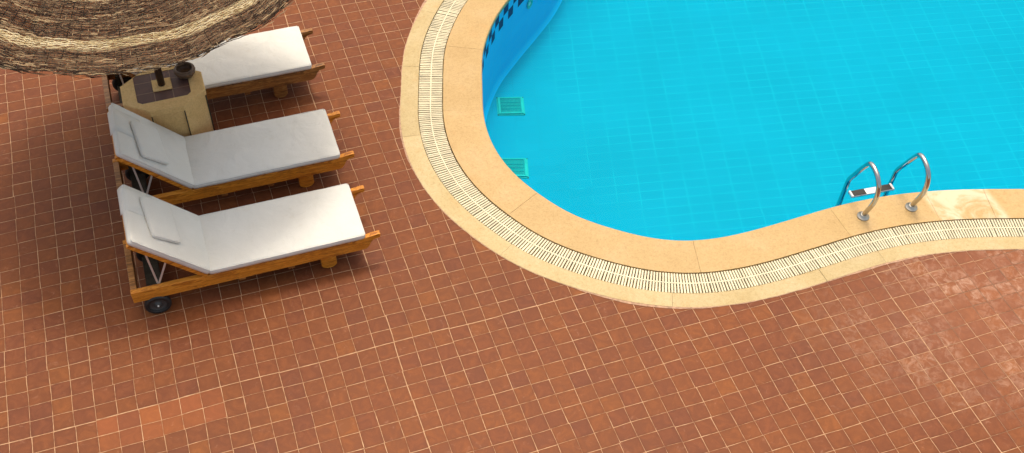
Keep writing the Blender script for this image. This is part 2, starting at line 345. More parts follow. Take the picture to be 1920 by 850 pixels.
def mat_inset():
    t = NT('brown_inset_tiles'); co = t.coord(); x, y, z = t.xyz(co)
    u = t.m_('ADD', t.m_('DIVIDE', x, .157), .5); v = t.m_('ADD', t.m_('DIVIDE', t.m_('SUBTRACT', y, .04), .140), .5)
    d = t.m_('MINIMUM', t.m_('MULTIPLY', t.m_('PINGPONG', u, .5), .157), t.m_('MULTIPLY', t.m_('PINGPONG', v, .5), .14))
    n = t.noise(co, 14, 4, .6); b = t.ramp(n, [(0.3, (.075, .036, .028)), (0.7, (.105, .048, .035))])
    t.set(Base_Color=t.mix(t.ss(d, .0032, .0016), b, (.24, .15, .09)), Roughness=.6); return t.m
M['pillar'] = mat_pillar(); M['inset'] = mat_inset()

# ------------------------------------------------------------------ pool outline (world metres)
EDGE = [(2.574,4.13),(2.307,3.876),(2.169,3.74),(2.019,3.547),(1.881,3.335),(1.771,3.125),(1.666,2.821),(1.589,2.569),(1.515,2.33),(1.468,2.087),
        (1.459,1.85),(1.486,1.617),(1.552,1.394),(1.645,1.19),(1.81,.910),(2.015,.690),(2.295,.469),(2.464,.366),(2.626,.293),(2.817,.240),(3.047,.210),
        (3.3,.203),(3.633,.214),(4.022,.232),(4.30,.236),(4.717,.208),(5.155,.134),(5.528,.040),(5.979,-.095),(6.5,-.25),(7.1,-.34),(7.9,-.28),
        (9.0,.3),(10.1,1.5),(10.8,3.4),(10.9,5.6),(10.1,7.4),(8.7,8.5),(7.0,8.6),(5.5,7.7),(4.5,6.6),(3.85,5.6),(3.253,4.79),(2.86,4.39)]
raw = catmull(EDGE, closed=True, n=10)
# resample evenly and smooth
def resample(P, step):
    Q = [Vector(p) for p in P] + [Vector(P[0])]
    L = [0]
    for a, b in zip(Q[:-1], Q[1:]): L.append(L[-1]+(b-a).length)
    n = int(L[-1]/step); out = []; k = 0
    for i in range(n):
        s = L[-1]*i/n
        while L[k+1] < s: k += 1
        out.append(Q[k].lerp(Q[k+1], (s-L[k])/(L[k+1]-L[k])))
    return out
PE = resample(raw, .04)
for _ in range(12):
    PE = [(PE[i-1]+2*PE[i]+PE[(i+1) % len(PE)])/4 for i in range(len(PE))]
NP = len(PE)
NE = []
for i in range(NP):
    t = (PE[(i+1) % NP]-PE[i-1]).normalized(); NE.append(Vector((-t.y, t.x)))
area = sum(PE[i].x*PE[(i+1) % NP].y-PE[(i+1) % NP].x*PE[i].y for i in range(NP))
if area > 0: NE = [-n for n in NE]          # outward = away from the water
for _ in range(6): NE = [((NE[i-1]+2*NE[i]+NE[(i+1) % NP])).normalized() for i in range(NP)]
def off(i, k):
    """k 0..: 0 pool edge, 1 gutter inner, 2 gutter outer, 3 border outer"""
    n = NE[i % NP]; dx = (0, .386, .630, .798)[k]; dy = (0, .357, .574, .712)[k]
    return dx*n.x*n.x+dy*n.y*n.y
def at(i, d): return PE[i % NP]+NE[i % NP]*d
ARC = [0.0]
for i in range(NP): ARC.append(ARC[-1]+(PE[(i+1) % NP]-PE[i]).length)
# index of a given joint position (nearest point)
def near(x, y): return min(range(NP), key=lambda i: (PE[i]-Vector((x, y))).length)

def ring(name, ka, kb, z, joints, gap, mat, depth=.03, lip=0.0, dz=None):
    """slabs between two offset curves, separated by fine joints"""
    bm = bmesh.new(); js = sorted(joints)
    for a, b in zip(js, js[1:]+[js[0]+NP]):
        A = []
        sub = 1
        idx = list(range(a, b+1))
        zz = z+random.uniform(-.001, .001)
        for q, i in enumerate(idx):
            t = (PE[(i+1) % NP]-PE[(i-1) % NP]).normalized()
            sh = t*(gap/2 if q == 0 else (-gap/2 if q == len(idx)-1 else 0))
            da = off(i, ka) if isinstance(ka, int) else ka; db = off(i, kb) if isinstance(kb, int) else kb
            p = at(i, da)+sh; p2 = at(i, db)+sh
            cols = []
            if lip:
                for ang in (0, 22, 45, 67, 90):
                    e = at(i, da+lip*(1-math.sin(R(ang))) if False else da+lip-lip*math.cos(R(ang)))+sh
                    cols.append((e.x, e.y, zz-lip+lip*math.sin(R(ang))))
                top = cols
            else: top = [(p.x, p.y, zz)]
            A.append([(p.x, p.y, zz-depth)]+top+[(p2.x, p2.y, zz), (p2.x, p2.y, zz-depth)])
        V = [[bm.verts.new(c) for c in row] for row in A]
        m = len(V[0])
        for r0, r1 in zip(V[:-1], V[1:]):
            for k in range(m-1): bm.faces.new([r0[k], r1[k], r1[k+1], r0[k+1]])
        bm.faces.new(V[0]); bm.faces.new(V[-1][::-1])
    return tag(link(name, bm, mat), kind='structure')

# ---- ground: the terracotta deck with the pool opening
def ring_sheet(name, outer, inner, z, mat, loc=(0, 0, 0)):
    bm = bmesh.new(); es = []
    for L in (outer, inner):
        vs = [bm.verts.new((p[0], p[1], z)) for p in L]
        for a, b in zip(vs, vs[1:]+vs[:1]): es.append(bm.edges.new((a, b)))
    bmesh.ops.triangle_fill(bm, use_beauty=True, use_dissolve=False, edges=es)
    for f in bm.faces:
        f.normal_update()
        if f.normal.z < 0: f.normal_flip()
    me = bpy.data.meshes.new(name); bm.to_mesh(me); bm.free(); me.materials.append(mat)
    o = bpy.data.objects.new(name, me); C.objects.link(o); return o
B = 60
outer = [(-B, -B), (B, -B), (B, B), (-B, B)]
inner = [tuple(at(i, off(i, 3)-.01)) for i in range(0, NP, 2)]
deck = ring_sheet('ground', outer, inner, 0.0, M['deck']); tag(deck, kind='structure')

jc = [near(*p) for p in [(1.52,2.33),(1.80,3.18),(1.66,1.17),(2.75,.26),(4.10,.236),(5.05,.155),(5.62,.02),(2.31,3.88),(7.0,-.33),(8.6,.1),(10.5,2.4),(10.7,6.2),(8.7,8.5),(6.2,8.3),(4.4,6.4),(3.2,4.75)]]
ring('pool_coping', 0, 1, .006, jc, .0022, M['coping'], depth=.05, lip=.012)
jb = [near(*p) for p in [(1.47,2.1),(1.70,2.93),(2.0,3.53),(1.75,.99),(2.55,.33),(3.62,.22),(4.25,.236),(5.85,-.05),(2.45,4.02),(6.8,-.31),(8.2,-.18),(10,1.4),(10.9,4),(10.2,7.2),(8,8.6),(5.8,8),(4.4,6.4),(3.2,4.7)]]
ring('pool_border', 2, 3, .005, jb, .0026, M['border'], depth=.05)
# rough cement line where the tiles were cut to the border
bm = bmesh.new()
for i in range(NP):
    pass
rowV = []
for i in range(NP):
    w_ = .004+.016*max(0, math.sin(i*.13)+.6*math.sin(i*.047+1))*(1 if NE[i].x < -.2 else .45)+random.uniform(0, .005)
    a = at(i, off(i, 3)-.004); b = at(i, off(i, 3)+w_); rowV.append((bm.verts.new((a.x, a.y, .0034)), bm.verts.new((b.x, b.y, .0026))))
for r0, r1 in zip(rowV, rowV[1:]+rowV[:1]): bm.faces.new([r0[0], r1[0], r1[1], r0[1]])
tag(link('cement_line', bm, M['mortar']), kind='structure')
# gutter channel
bm = bmesh.new(); rows = []
for i in range(NP):
    r = []
    for d, z in ((off(i, 1)-.004, -.035), (off(i, 1)-.004, -.13), (off(i, 2)+.004, -.13), (off(i, 2)+.004, -.035)):
        p = at(i, d); r.append(bm.verts.new((p.x, p.y, z)))
    rows.append(r)
for r0, r1 in zip(rows, rows[1:]+rows[:1]):
    for k in range(3): bm.faces.new([r0[k], r1[k], r1[k+1], r0[k+1]])
tag(link('drain_channel', bm, M['gutter']), kind='structure')
# pool wall + floor
DEP = 1.0; ZW = -.022
bm = bmesh.new(); uvl = bm.loops.layers.uv.new('UVMap'); rows = []
prof = [(0.0, -.0435), (0.0, -.5), (0.0, -DEP+.06), (-.006, -DEP+.03), (-.022, -DEP+.009), (-.05, -DEP)]
for i in range(NP):
    r = []
    for d, z in prof:
        p = at(i, d); r.append(bm.verts.new((p.x, p.y, z)))
    rows.append(r)
for i in range(NP):
    r0, r1 = rows[i], rows[(i+1) % NP]
    for k in range(len(prof)-1):
        f = bm.faces.new([r0[k], r1[k], r1[k+1], r0[k+1]]); f.smooth = True
        for lp, (s, kk) in zip(f.loops, ((i, k), (i+1, k), (i+1, k+1), (i, k+1))): lp[uvl].uv = (ARC[s], -prof[kk][1]-.0435+.02)
tag(link('pool_wall', bm, M['wall'], smooth=True), kind='structure')
def fill(name, d, z, mat):
    bm = bmesh.new(); vs = [bm.verts.new((*at(i, d), z)) for i in range(NP)]
    es = [bm.edges.new((a, b)) for a, b in zip(vs, vs[1:]+vs[:1])]
    bmesh.ops.triangle_fill(bm, use_beauty=True, edges=es)
    for f in bm.faces:
        f.normal_update()
        if f.normal.z < 0: f.normal_flip()
    me = bpy.data.meshes.new(name); bm.to_mesh(me); bm.free(); me.materials.append(mat)
    o = bpy.data.objects.new(name, me); C.objects.link(o); return tag(o, kind='structure')
fill('pool_floor', -.049, -DEP, M['floor'])
fill('water', .002, ZW, M['water'])

# ------------------------------------------------------------------ overflow grating
gr = empty('overflow_grating', (*at(near(2.0, .7), .48), -.03))
tag(gr, 'ivory plastic grating of narrow slats running round the curved pool edge', 'grating')
g0 = Vector(gr.location)
bm = bmesh.new()
GA = [0.0]
for i in range(NP):
    GA.append(GA[-1]+(at(i+1, (off(i+1, 1)+off(i+1, 2))/2)-at(i, (off(i, 1)+off(i, 2))/2)).length)
total = GA[NP]; pitch = .0255; n = int(total/pitch); k = 0
for j in range(n):
    s = total*j/n
    while GA[k+1] < s: k += 1
    f_ = (s-GA[k])/(GA[k+1]-GA[k])
    P = PE[k].lerp(PE[(k+1) % NP], f_); N = NE[k].lerp(NE[(k+1) % NP], f_).normalized()
    N = (N+Vector((-N.y, N.x))*random.gauss(0, .0022)).normalized()
    T = Vector((-N.y, N.x)); da = off(k, 1)+.008+random.uniform(0, .003); db = off(k, 2)-.005-random.uniform(0, .003)
    # the chord at the gutter radius differs from the pool edge
    hw = .0086*(1.0+random.gauss(0, .05)); zt = .000+random.gauss(0, .0009); zb = -.028
    c = [P+N*da, P+N*db]
    vs = []
    for p in c:
        for sx, z in ((-hw*.75, zb), (-hw, zt-.003), (-hw*.6, zt), (hw*.6, zt), (hw, zt-.003), (hw*.75, zb)):
            vs.append(bm.verts.new(Vector((p.x+T.x*sx, p.y+T.y*sx, z))-g0))
    for q in range(6): bm.faces.new([vs[q], vs[(q+1) % 6], vs[6+(q+1) % 6], vs[6+q]])
    bm.faces.new(vs[:6]); bm.faces.new(vs[6:][::-1])
link('slats', bm, M['slat'], gr)
bm = bmesh.new(); rows = []
for i in range(NP):
    dm = (off(i, 1)+off(i, 2))/2; r = []
    for d, z in ((dm-.006, -.02), (dm-.0055, .0016), (dm+.0055, .0016), (dm+.006, -.02)):
        p = at(i, d); r.append(bm.verts.new(Vector((p.x, p.y, z))-g0))
    rows.append(r)
for r0, r1 in zip(rows, rows[1:]+rows[:1]):
    for k in range(3): bm.faces.new([r0[k], r1[k], r1[k+1], r0[k+1]])
link('centre_rib', bm, M['slat'], gr)

# ------------------------------------------------------------------ pool ladder
def ladder():
    L = empty('pool_ladder', (4.585, .032, .006)); tag(L, 'chrome pool ladder with two hooped handrails rising from the stone coping', 'ladder')
    b1 = Vector((4.344, .050, 0)); b2 = Vector((4.826, .015, 0)); e = (b2-b1).normalized(); u = Vector((-e.y, e.x, 0))
    prof = [(0, -.01), (-.004, .04), (-.018, .105), (-.038, .175), (-.052, .25), (-.054, .32), (-.045, .38), (-.015, .445), (.035, .49), (.09, .512), (.145, .518), (.182, .500), (.210, .455), (.250, .370), (.300, .250), (.340, .155), (.351, .105), (.352, .02), (.352, -.3), (.352, -.85)]
    sp = catmull(prof, n=5)
    o = L.location
    for bq in (b1, b2):
        bm = bmesh.new(); tube(bm, [bq+u*s+Vector((0, 0, z))-o for s, z in sp], .0225, 18)
        link('rail', bm, M['chrome'], L, smooth=True)
        bm = bmesh.new(); lathe(bm, [(0, .001), (.054, .001), (.056, .006), (.052, .011), (.036, .014), (.032, .030), (.027, .034), (.0208, .035), (.0, .035)], 32)
        link('flange', bm, M['flange'], L, smooth=True, loc=Vector((bq.x, bq.y, .006))-o)
        bm = bmesh.new(); lathe(bm, [(0, 0), (.023, 0), (.024, .02), (.015, .05), (0, .05)], 20)
        link('rail_foot', bm, M['rubber'], L, smooth=True, loc=bq+u*.352+Vector((0, 0, -.87))-o)
    w = (b2-b1).length
    rot = Matrix((( e.x, u.x, 0, 0), (e.y, u.y, 0, 0), (0, 0, 1, 0), (0, 0, 0, 1)))
    for z in (-.014, -.28, -.54):
        Mx = Matrix.Translation(b1+u*.290+Vector((0, 0, z))-o) @ rot
        bm = bmesh.new(); box(bm, .022, w-.022, -.035, .035, -.022, 0, Mx)
        st = link('step', bm, M['steelw'], L, bevel=.006)
        for a, b in ((.045, .175), (w-.175, w-.045)):
            bm = bmesh.new(); box(bm, a, b, -.031, .031, .0005, .006, Mx); g = link('grip_pad', bm, M['grip'], L); g.parent = st
        for a, b in ((.024, .045), (w-.045, w-.024)):
            bm = bmesh.new(); box(bm, a, b, -.037, .037, -.02, .008, Mx); g = link('end_bracket', bm, M['white'], L, bevel=.004); g.parent = st
ladder()

# ------------------------------------------------------------------ floor suction covers and inlet
def cover(x, y, rz, label):
    t = empty('drain_cover', (x, y, -DEP), rz); tag(t, label, 'drain cover', 'suction covers on the pool floor')
    bm = bmesh.new(); W, H = .152, .143
    box(bm, -W, W, -H, H, .001, .008); link('frame', bm, M['cover'], t, bevel=.003)
    bm = bmesh.new()
    # raised rounded border
    for (a, b, c, d) in ((-W+.012, -W+.040, -H+.012, H-.012), (W-.040, W-.012, -H+.012, H-.012), (-W+.041, W-.041, -H+.012, -H+.036), (-W+.041, W-.041, H-.030, H-.012)):
        box(bm, a, b, c, d, .009, .026)
    link('rim', bm, M['cover'], t, bevel=.006)
    bm = bmesh.new(); nx = 15
    for k in range(nx):
        xx = -W+.048+k*(2*W-.096)/(nx-1); box(bm, xx-.0045, xx+.0045, -H+.037, H-.031, .012, .022)
    for yy in (-.05, 0, .05): box(bm, -W+.042, W-.042, yy-.003, yy+.003, .0105, .0195)
    link('grille', bm, M['coverd'], t)
    for sx in (-1, 1):
        for sy in (-1, 1):
            bm = bmesh.new(); lathe(bm, [(0, .012), (.006, .012), (.007, .008)], 12); link('screw', bm, M['rubber'], t, loc=(sx*(W-.008), sy*(H-.008), 0))
cover(2.178, 3.305, R(-15), 'aqua plastic drain cover lying fully in view on the pool floor')
cover(1.90, 2.41, R(-17), 'aqua plastic drain cover half hidden under the curved coping')
iw = near(2.68, 4.225)
def inlet():
    p = at(iw, 0); n = NE[iw]; t = empty('water_inlet', (p.x, p.y, -.40)); tag(t, 'round pale aqua water inlet fitted in the pool wall below the dark mosaic', 'inlet')
    q = Vector((-n.x, -n.y, 0)).to_track_quat('Z', 'Y').to_matrix().to_4x4()
    bm = bmesh.new(); lathe(bm, [(.030, .004), (.050, .004), (.062, .010), (.060, .018), (.050, .022), (.034, .018), (.030, .006)], 28); bm.transform(q); link('ring', bm, M['cover'], t, smooth=True)
    bm = bmesh.new(); lathe(bm, [(0, .016), (.014, .015), (.026, .010), (.0305, .004)], 24); bm.transform(q); link('nozzle', bm, M['white'], t, smooth=True)
inlet()

# ------------------------------------------------------------------ loungers
def cushion(L, W, T, nx, ny, M4, rough=.004, seed=0, pinch=()):
    """soft rectangular pad: x 0..L, y -W/2..W/2, z 0..T with rounded boxed edges"""
    rnd = random.Random(seed); bm = bmesh.new(); rr = .022
    def co(a, b, top):
        x = a*L; y = (b-.5)*W
        return x, y
    from mathutils import noise
    def disp(x, y): return .006*noise.noise(Vector((x*4+seed, y*4, 0)))+.003*noise.noise(Vector((x*11, y*11+seed, 3)))
    xs = [0, .006, .018, .04]+[.04+(L-.08)*k/nx for k in range(1, nx)]+[L-.04, L-.018, L-.006, L]
    ys = [-W/2, -W/2+.006, -W/2+.018, -W/2+.04]+[-W/2+.04+(W-.08)*k/ny for k in range(1, ny)]+[W/2-.04, W/2-.018, W/2-.006, W/2]
    top = {}; bot = {}
    for i, x in enumerate(xs):
        for j, y in enumerate(ys):
            e = min(x, L-x, y+W/2, W/2-y); drop = 0
            ex = min(x, L-x); ey = min(y+W/2, W/2-y)
            def dr(v): return .008*(1-math.sqrt(max(0, 1-(1-min(v, .02)/.02)**2)))
            drop = dr(ex)+dr(ey)*1.0
            # corners rounded in plan
            px, py = x, y
            r = .03
            cx = max(r-ex, 0); cy = max(r-ey, 0)
            if cx > 0 and cy > 0:
                l = math.hypot(cx, cy); m = max(cx, cy); k = m/l
                px = x+(cx-cx*k)*(1 if x < L/2 else -1); py = y+(cy-cy*k)*(1 if y < 0 else -1)
            z = T-drop+(disp(x, y) if e > .01 else disp(x, y)*.4)+.004*min(1, e/.15)
            wob = .003*noise.noise(Vector((x*6, y*6, seed+5)))
            top[i, j] = bm.verts.new((px+(wob if ex < .01 else 0), py+(wob if ey < .01 else 0), z))
            if e < 1e-9:
                bot[i, j] = bm.verts.new((px+(wob if ex < .01 else 0), py+(wob if ey < .01 else 0), .006))
    I, J = len(xs), len(ys)
    for i in range(I-1):
        for j in range(J-1): bm.faces.new([top[i, j], top[i+1, j], top[i+1, j+1], top[i, j+1]])
    per = [(i, 0) for i in range(I)]+[(I-1, j) for j in range(1, J)]+[(i, J-1) for i in range(I-2, -1, -1)]+[(0, j) for j in range(J-2, 0, -1)]
    n = len(per); mid = [];
    for (i, j) in per:
        a = top[i, j].co; b = bot[i, j].co; c = (a+b)/2; o = Vector((0, 0, 0))
        o.x = (-.004 if i == 0 else .004 if i == I-1 else 0); o.y = (-.004 if j == 0 else .004 if j == J-1 else 0); mid.append(bm.verts.new(c+o))
    for k in range(n):
        k2 = (k+1) % n
        bm.faces.new([bot[per[k]], bot[per[k2]], mid[k2], mid[k]]); bm.faces.new([mid[k], mid[k2], top[per[k2]], top[per[k]]])
    bm.faces.new([bot[p] for p in per][::-1])
    bm.transform(M4)
    return bm
HX, HZ, ANG = -1.267, .318, R(48)
def make_lounger(loc, label, wood):
    L = empty('sun_lounger', loc); tag(L, label, 'sun lounger', 'wooden sun loungers under the straw parasol')
    y0, y1 = -.295, .275      # outer faces of the two rails
    rt = .042
    rail = [(-1.868, .312), (-1.868, .19), (-.02, .187), (.012, .195), (.035, .225), (.05, .262), (.075, .288), (.118, .294), (.130, .305), (.130, .338), (.118, .343), (.02, .330), (-.05, .312)]
    for a, b in ((y0, y0+rt), (y1-rt, y1)):
        bm = bmesh.new(); prism(bm, rail, 'y', a, b); link('side_rail', bm, wood, L, bevel=.004)
    bm = bmesh.new(); box(bm, -1.866, -1.818, y0+rt+.001, y1-rt-.001, .20, .310); link('end_crossbar', bm, M['woodold'], L, bevel=.004)
    bm = bmesh.new(); box(bm, -.03, .008, y0+rt+.001, y1-rt-.001, .21, .308); link('foot_crossbar', bm, wood, L, bevel=.004)
    # support blocks under the rails
    for x in (-1.02, -.62):
        bm = bmesh.new(); box(bm, x-.027, x+.027, y0+.012, y1-.012, .150, .186); link('cross_batten', bm, M['woodold'], L, bevel=.003)
    # seat deck slats (seen from the side below the mattress)
    bm = bmesh.new()
    for k in range(15):
        x = -1.235+k*.084; box(bm, x, x+.062, y0+.004, y1-.004, .3135 if x > -.1 else .3125, .322)
    link('seat_slats', bm, wood, L)
    # legs: fat rounded blocks inside the rails
    for a, b in ((y0+rt+.001, y0+rt+.062), (y1-rt-.062, y1-rt-.001)):
        pts = [(-.245, .29), (-.245, .05)]+[(-.31+.065*math.cos(R(t)), .05-.05*math.sin(R(t))) for t in range(15, 166, 15)]+[(-.375, .05), (-.375, .29)]
        bm = bmesh.new(); prism(bm, pts, 'y', a, b); link('leg', bm, wood, L, bevel=.006)
    # axle beam and wheels
    bm = bmesh.new(); box(bm, -1.76, -1.64, y0+.075, y1-.075, .10, .150); link('axle_beam', bm, M['darkwood'], L, bevel=.005)
    bm = bmesh.new(); box(bm, -1.755, -1.725, y0+rt+.001, y0+.074, .08, .24); link('axle_bracket', bm, M['darkwood'], L)
    bm = bmesh.new(); box(bm, -1.755, -1.725, y1-.074, y1-rt-.001, .08, .24); link('axle_bracket', bm, M['darkwood'], L)
    for s in (-1, 1):
        yc = (y0+.012) if s < 0 else (y1-.012)
        rot = Matrix.Rotation(R(90)*(1 if s < 0 else -1), 4, 'X')
        c = Vector((-1.70, yc, .105))
        wh = empty('wheel', c); wh.parent = L
        bm = bmesh.new(); lathe(bm, [(.070, -.022), (.090, -.026), (.101, -.020), (.105, -.006), (.105, .006), (.101, .020), (.090, .026), (.070, .022), (.068, .0), (.070, -.022)], 44)
        bm.transform(rot); link('tyre', bm, M['rubber'], wh, smooth=True)
        bm = bmesh.new(); lathe(bm, [(.0, -.012), (.068, -.012), (.069, -.018), (.069, .018), (.060, .012), (.050, .006), (.030, .006), (.022, .018), (.020, .024), (.0, .024)], 36)
        bm.transform(rot); link('rim', bm, M['hub'], wh, smooth=True)
        bm = bmesh.new(); lathe(bm, [(.0, .034), (.007, .033), (.009, .024), (.009, .020)], 12)
        bm.transform(rot); link('axle_nut', bm, M['zinc'], wh, smooth=True)
    # backrest
    u = Vector((-math.cos(ANG), 0, math.sin(ANG))); nrm = Vector((math.sin(ANG), 0, math.cos(ANG)))
    MB = Matrix(((u.x, 0, nrm.x, HX), (0, 1, 0, 0), (u.z, 0, nrm.z, HZ), (0, 0, 0, 1)))
    BL = .735
    bm = bmesh.new()
    box(bm, .0, BL, y0, y0+.035, -.034, .001, MB); box(bm, .0, BL, y1-.035, y1, -.034, .001, MB)
    box(bm, BL-.045, BL-.002, y0+.036, y1-.036, -.030, .0, MB)
    link('backrest_frame', bm, wood, L, bevel=.003)
    bm = bmesh.new()
    for k in range(8): box(bm, .04+k*.083, .04+k*.083+.06, y0+.036, y1-.036, -.012, -.001, MB)
    link('backrest_slats', bm, M['woodold'], L)
    # folding steel stay on each side
    for yy in (y0+.045, y1-.052):
        a = MB @ Vector((.37, 0, -.03)); a2 = MB @ Vector((.58, 0, -.03)); f = Vector((-1.655, 0, .285))
        bm = bmesh.new()
        for p in (a, a2):
            d = (f-p).normalized(); s = d.cross(Vector((0, 1, 0)))*.0075
            q = [p+s, p-s, f-s, f+s]
            A = [bm.verts.new((v.x, yy, v.z)) for v in q]; Bv = [bm.verts.new((v.x, yy+.004, v.z)) for v in q]
            bm.faces.new(A); bm.faces.new(Bv[::-1])
            for k in range(4): bm.faces.new([A[k], Bv[k], Bv[(k+1) % 4], A[(k+1) % 4]])
            yy += .005
        link('support_stay', bm, M['zinc'], L)
    # mattress: one continuous pad folded at the hinge
    sd = int(loc[1]*10)
    yc = -.002
    MS = Matrix.Translation((HX+.004, yc, HZ+.004))
    mt = link('mattress', cushion(1.268, .596, .058, 46, 22, MS, seed=sd), M['fabric'], L, smooth=True)
    MBK = MB @ Matrix.Translation((.004, yc, .003))
    bk = link('back_cushion', cushion(.755, .596, .058, 26, 22, MBK, seed=sd+3), M['fabric'], L, smooth=True)
    # piping sewn round the top edges
    def piping(L_, W_, T_, M4, par):
        r = .022; P_ = []
        for cx, cy, a0 in ((L_-r, W_/2-r, 0), (r, W_/2-r, 90), (r, -W_/2+r, 180), (L_-r, -W_/2+r, 270)):
            for k in range(5): a = R(a0+k*22.5); P_.append((cx+(r-.002)*math.cos(a), cy+(r-.002)*math.sin(a)))
        P_.append(P_[0]); Q = []
        for a, b in zip(P_[:-1], P_[1:]):
            m = max(1, int(math.hypot(b[0]-a[0], b[1]-a[1])/.06))
            for k in range(m): Q.append((a[0]+(b[0]-a[0])*k/m+random.gauss(0, .0006), a[1]+(b[1]-a[1])*k/m+random.gauss(0, .0008), T_-.0065+random.gauss(0, .0008)))
        Q.append(Q[0])
        bm = bmesh.new(); tube(bm, [M4 @ Vector(q) for q in Q], .0042, 6, cap=False); link('piping', bm, M['fabric'], par, smooth=True)
    piping(1.268, .602, .058, MS, mt); piping(.755, .602, .058, MBK, bk)
    # welted seam in the fold
    bm = bmesh.new(); tube(bm, [(HX+.012+.010*math.cos(k*.5), -.30+.6*k/20, HZ+.050-.010*abs(k/10-1)**4) for k in range(21)], .006, 8); link('seam', bm, M['fabric'], mt, smooth=True)
    # pillow on the backrest, held by a strap over the top
    pr = {0: R(-14)}.get(0)
    px = (.335, .045) if sd < 15 else (.32, -.02)
    MP = MB @ Matrix.Translation((px[0], px[1], .066)) @ Matrix.Rotation(R(-9), 4, 'Z')
    pl = link('pillow', cushion(.27, .40, .034, 10, 14, MP, seed=sd+9), M['fabric'], L, smooth=True); piping(.27, .402, .034, MP, pl)
    bm = bmesh.new()
    pts = [(.50, .0675), (.60, .0685), (.70, .0685), (.735, .0665), (.753, .061), (.7605, .050), (.7625, .03), (.7615, .005), (.758, -.01)]
    A = [[bm.verts.new(MB @ Vector((s, px[1]+w_, z))) for w_ in (-.03, .06, .15, .24)] for s, z in pts]
    for r0, r1 in zip(A[:-1], A[1:]):
        for q in range(3): bm.faces.new([r0[q], r0[q+1], r1[q+1], r1[q]])
    s_ = link('strap', bm, M['fabric'], pl, smooth=True); so = s_.modifiers.new('s', 'SOLIDIFY'); so.thickness = .003
    return L
make_lounger((0.0, 1.145, 0), 'nearest wooden sun lounger with thick white cushion and black wheel in full view', M['wood'])
make_lounger((.017, 2.096, 0), 'white cushioned wooden lounger between the stone table and the nearest lounger', M['wood'])
make_lounger((.033, 3.309, 0), 'wooden lounger partly hidden beneath the straw parasol behind the stone table', M['woodold'])

# ------------------------------------------------------------------ stone table and parasol
CX, CY, TH = -1.303, 2.705, .70
def octo(hx, hy, cx, cy): return [(-hx, -hy+cy), (-hx+cx, -hy), (hx-cx, -hy), (hx, -hy+cy), (hx, hy-cy), (hx-cx, hy), (-hx+cx, hy), (-hx, hy-cy)]
def table():
    T = empty('stone_table', (CX, CY, 0)); tag(T, 'octagonal sandstone pedestal table with brown tiled top around the parasol pole', 'table')
    # side slabs
    O = octo(.345, .272, .205, .150); n = 8
    for k in range(n):
        a = Vector(O[k]); b = Vector(O[(k+1) % n]); d = (b-a).normalized(); nn = Vector((d.y, -d.x))
        a2 = a+d*.006; b2 = b-d*.006
        bm = bmesh.new(); ins = .024 if k % 2 == 1 else .010
        A = [a2-nn*ins, b2-nn*ins, b2-nn*(.055), a2-nn*(.055)]
        lo = [bm.verts.new((p.x*1.03, p.y*1.03, .002)) for p in A]; hi = [bm.verts.new((p.x, p.y, TH-.062)) for p in A]
        bm.faces.new(lo[::-1]); bm.faces.new(hi)
        for q in range(4): bm.faces.new([lo[q], lo[(q+1) % 4], hi[(q+1) % 4], hi[q]])
        link('side_panel', bm, M['pillar'], T, bevel=.003)
    for p in O:
        bm = bmesh.new(); tube(bm, [(p[0]*1.0, p[1]*1.0, .002), (p[0]*.980, p[1]*.980, TH-.063)], .0055, 6); link('joint', bm, M['darkwood'], T)
    bm = bmesh.new(); prism(bm, octo(.29, .215, .17, .11), 'z', .001, TH-.03); link('core', bm, M['darkwood'], T)
    # top slab with shallow recess
    bm = bmesh.new()
    I = [(-.228, -.125), (-.190, -.158), (.190, -.150), (.226, -.115), (.226, .195), (.200, .222), (-.205, .222), (-.232, .195)]
    levels = [(1.0, TH-.061, O), (1.006, TH-.045, O), (1.006, TH-.008, O), (.985, TH, O)]
    Vs = [[bm.verts.new((p[0]*s, p[1]*s, z)) for p in o_] for s, z, o_ in levels]
    Vs.append([bm.verts.new((p[0], p[1], TH)) for p in I]); Vs.append([bm.verts.new((p[0], p[1], TH-.007)) for p in I])
    for r0, r1 in zip(Vs[:-1], Vs[1:]):
        for q in range(8): bm.faces.new([r0[q], r0[(q+1) % 8], r1[(q+1) % 8], r1[q]])
    bm.faces.new(Vs[0][::-1]); bm.faces.new(Vs[-1]); link('top_slab', bm, M['pillar'], T)
    bm = bmesh.new(); prism(bm, [(p[0]*.992, p[1]*.992) for p in I], 'z', TH-.0065, TH-.003)
    link('tile_inlay', bm, M['inset'], T)
    bm = bmesh.new(); box(bm, -.082, .080, -.034, .114, TH-.0025, TH+.008); link('pole_collar', bm, M['pillar'], T, bevel=.003)
table()
def pot():
    bm = bmesh.new()
    lathe(bm, [(0, 0), (.050, 0), (.072, .012), (.088, .038), (.093, .060), (.089, .074), (.080, .084), (.070, .087), (.066, .080), (.072, .062), (.070, .040), (.055, .022), (0, .016)], 40)
    bm.transform(Matrix.Diagonal((1.0, 1.0, 1.0, 1)))
    tag(link('clay_pot', bm, M['clay'], smooth=True, loc=(-1.090, 2.815, TH+.001)), 'round dark brown clay ashtray pot on the corner of the stone table', 'pot')
pot()
RH, RZ, HZ0 = 1.565, 2.2, 2.75
def cz(r): return HZ0-(HZ0-RZ)*r/RH
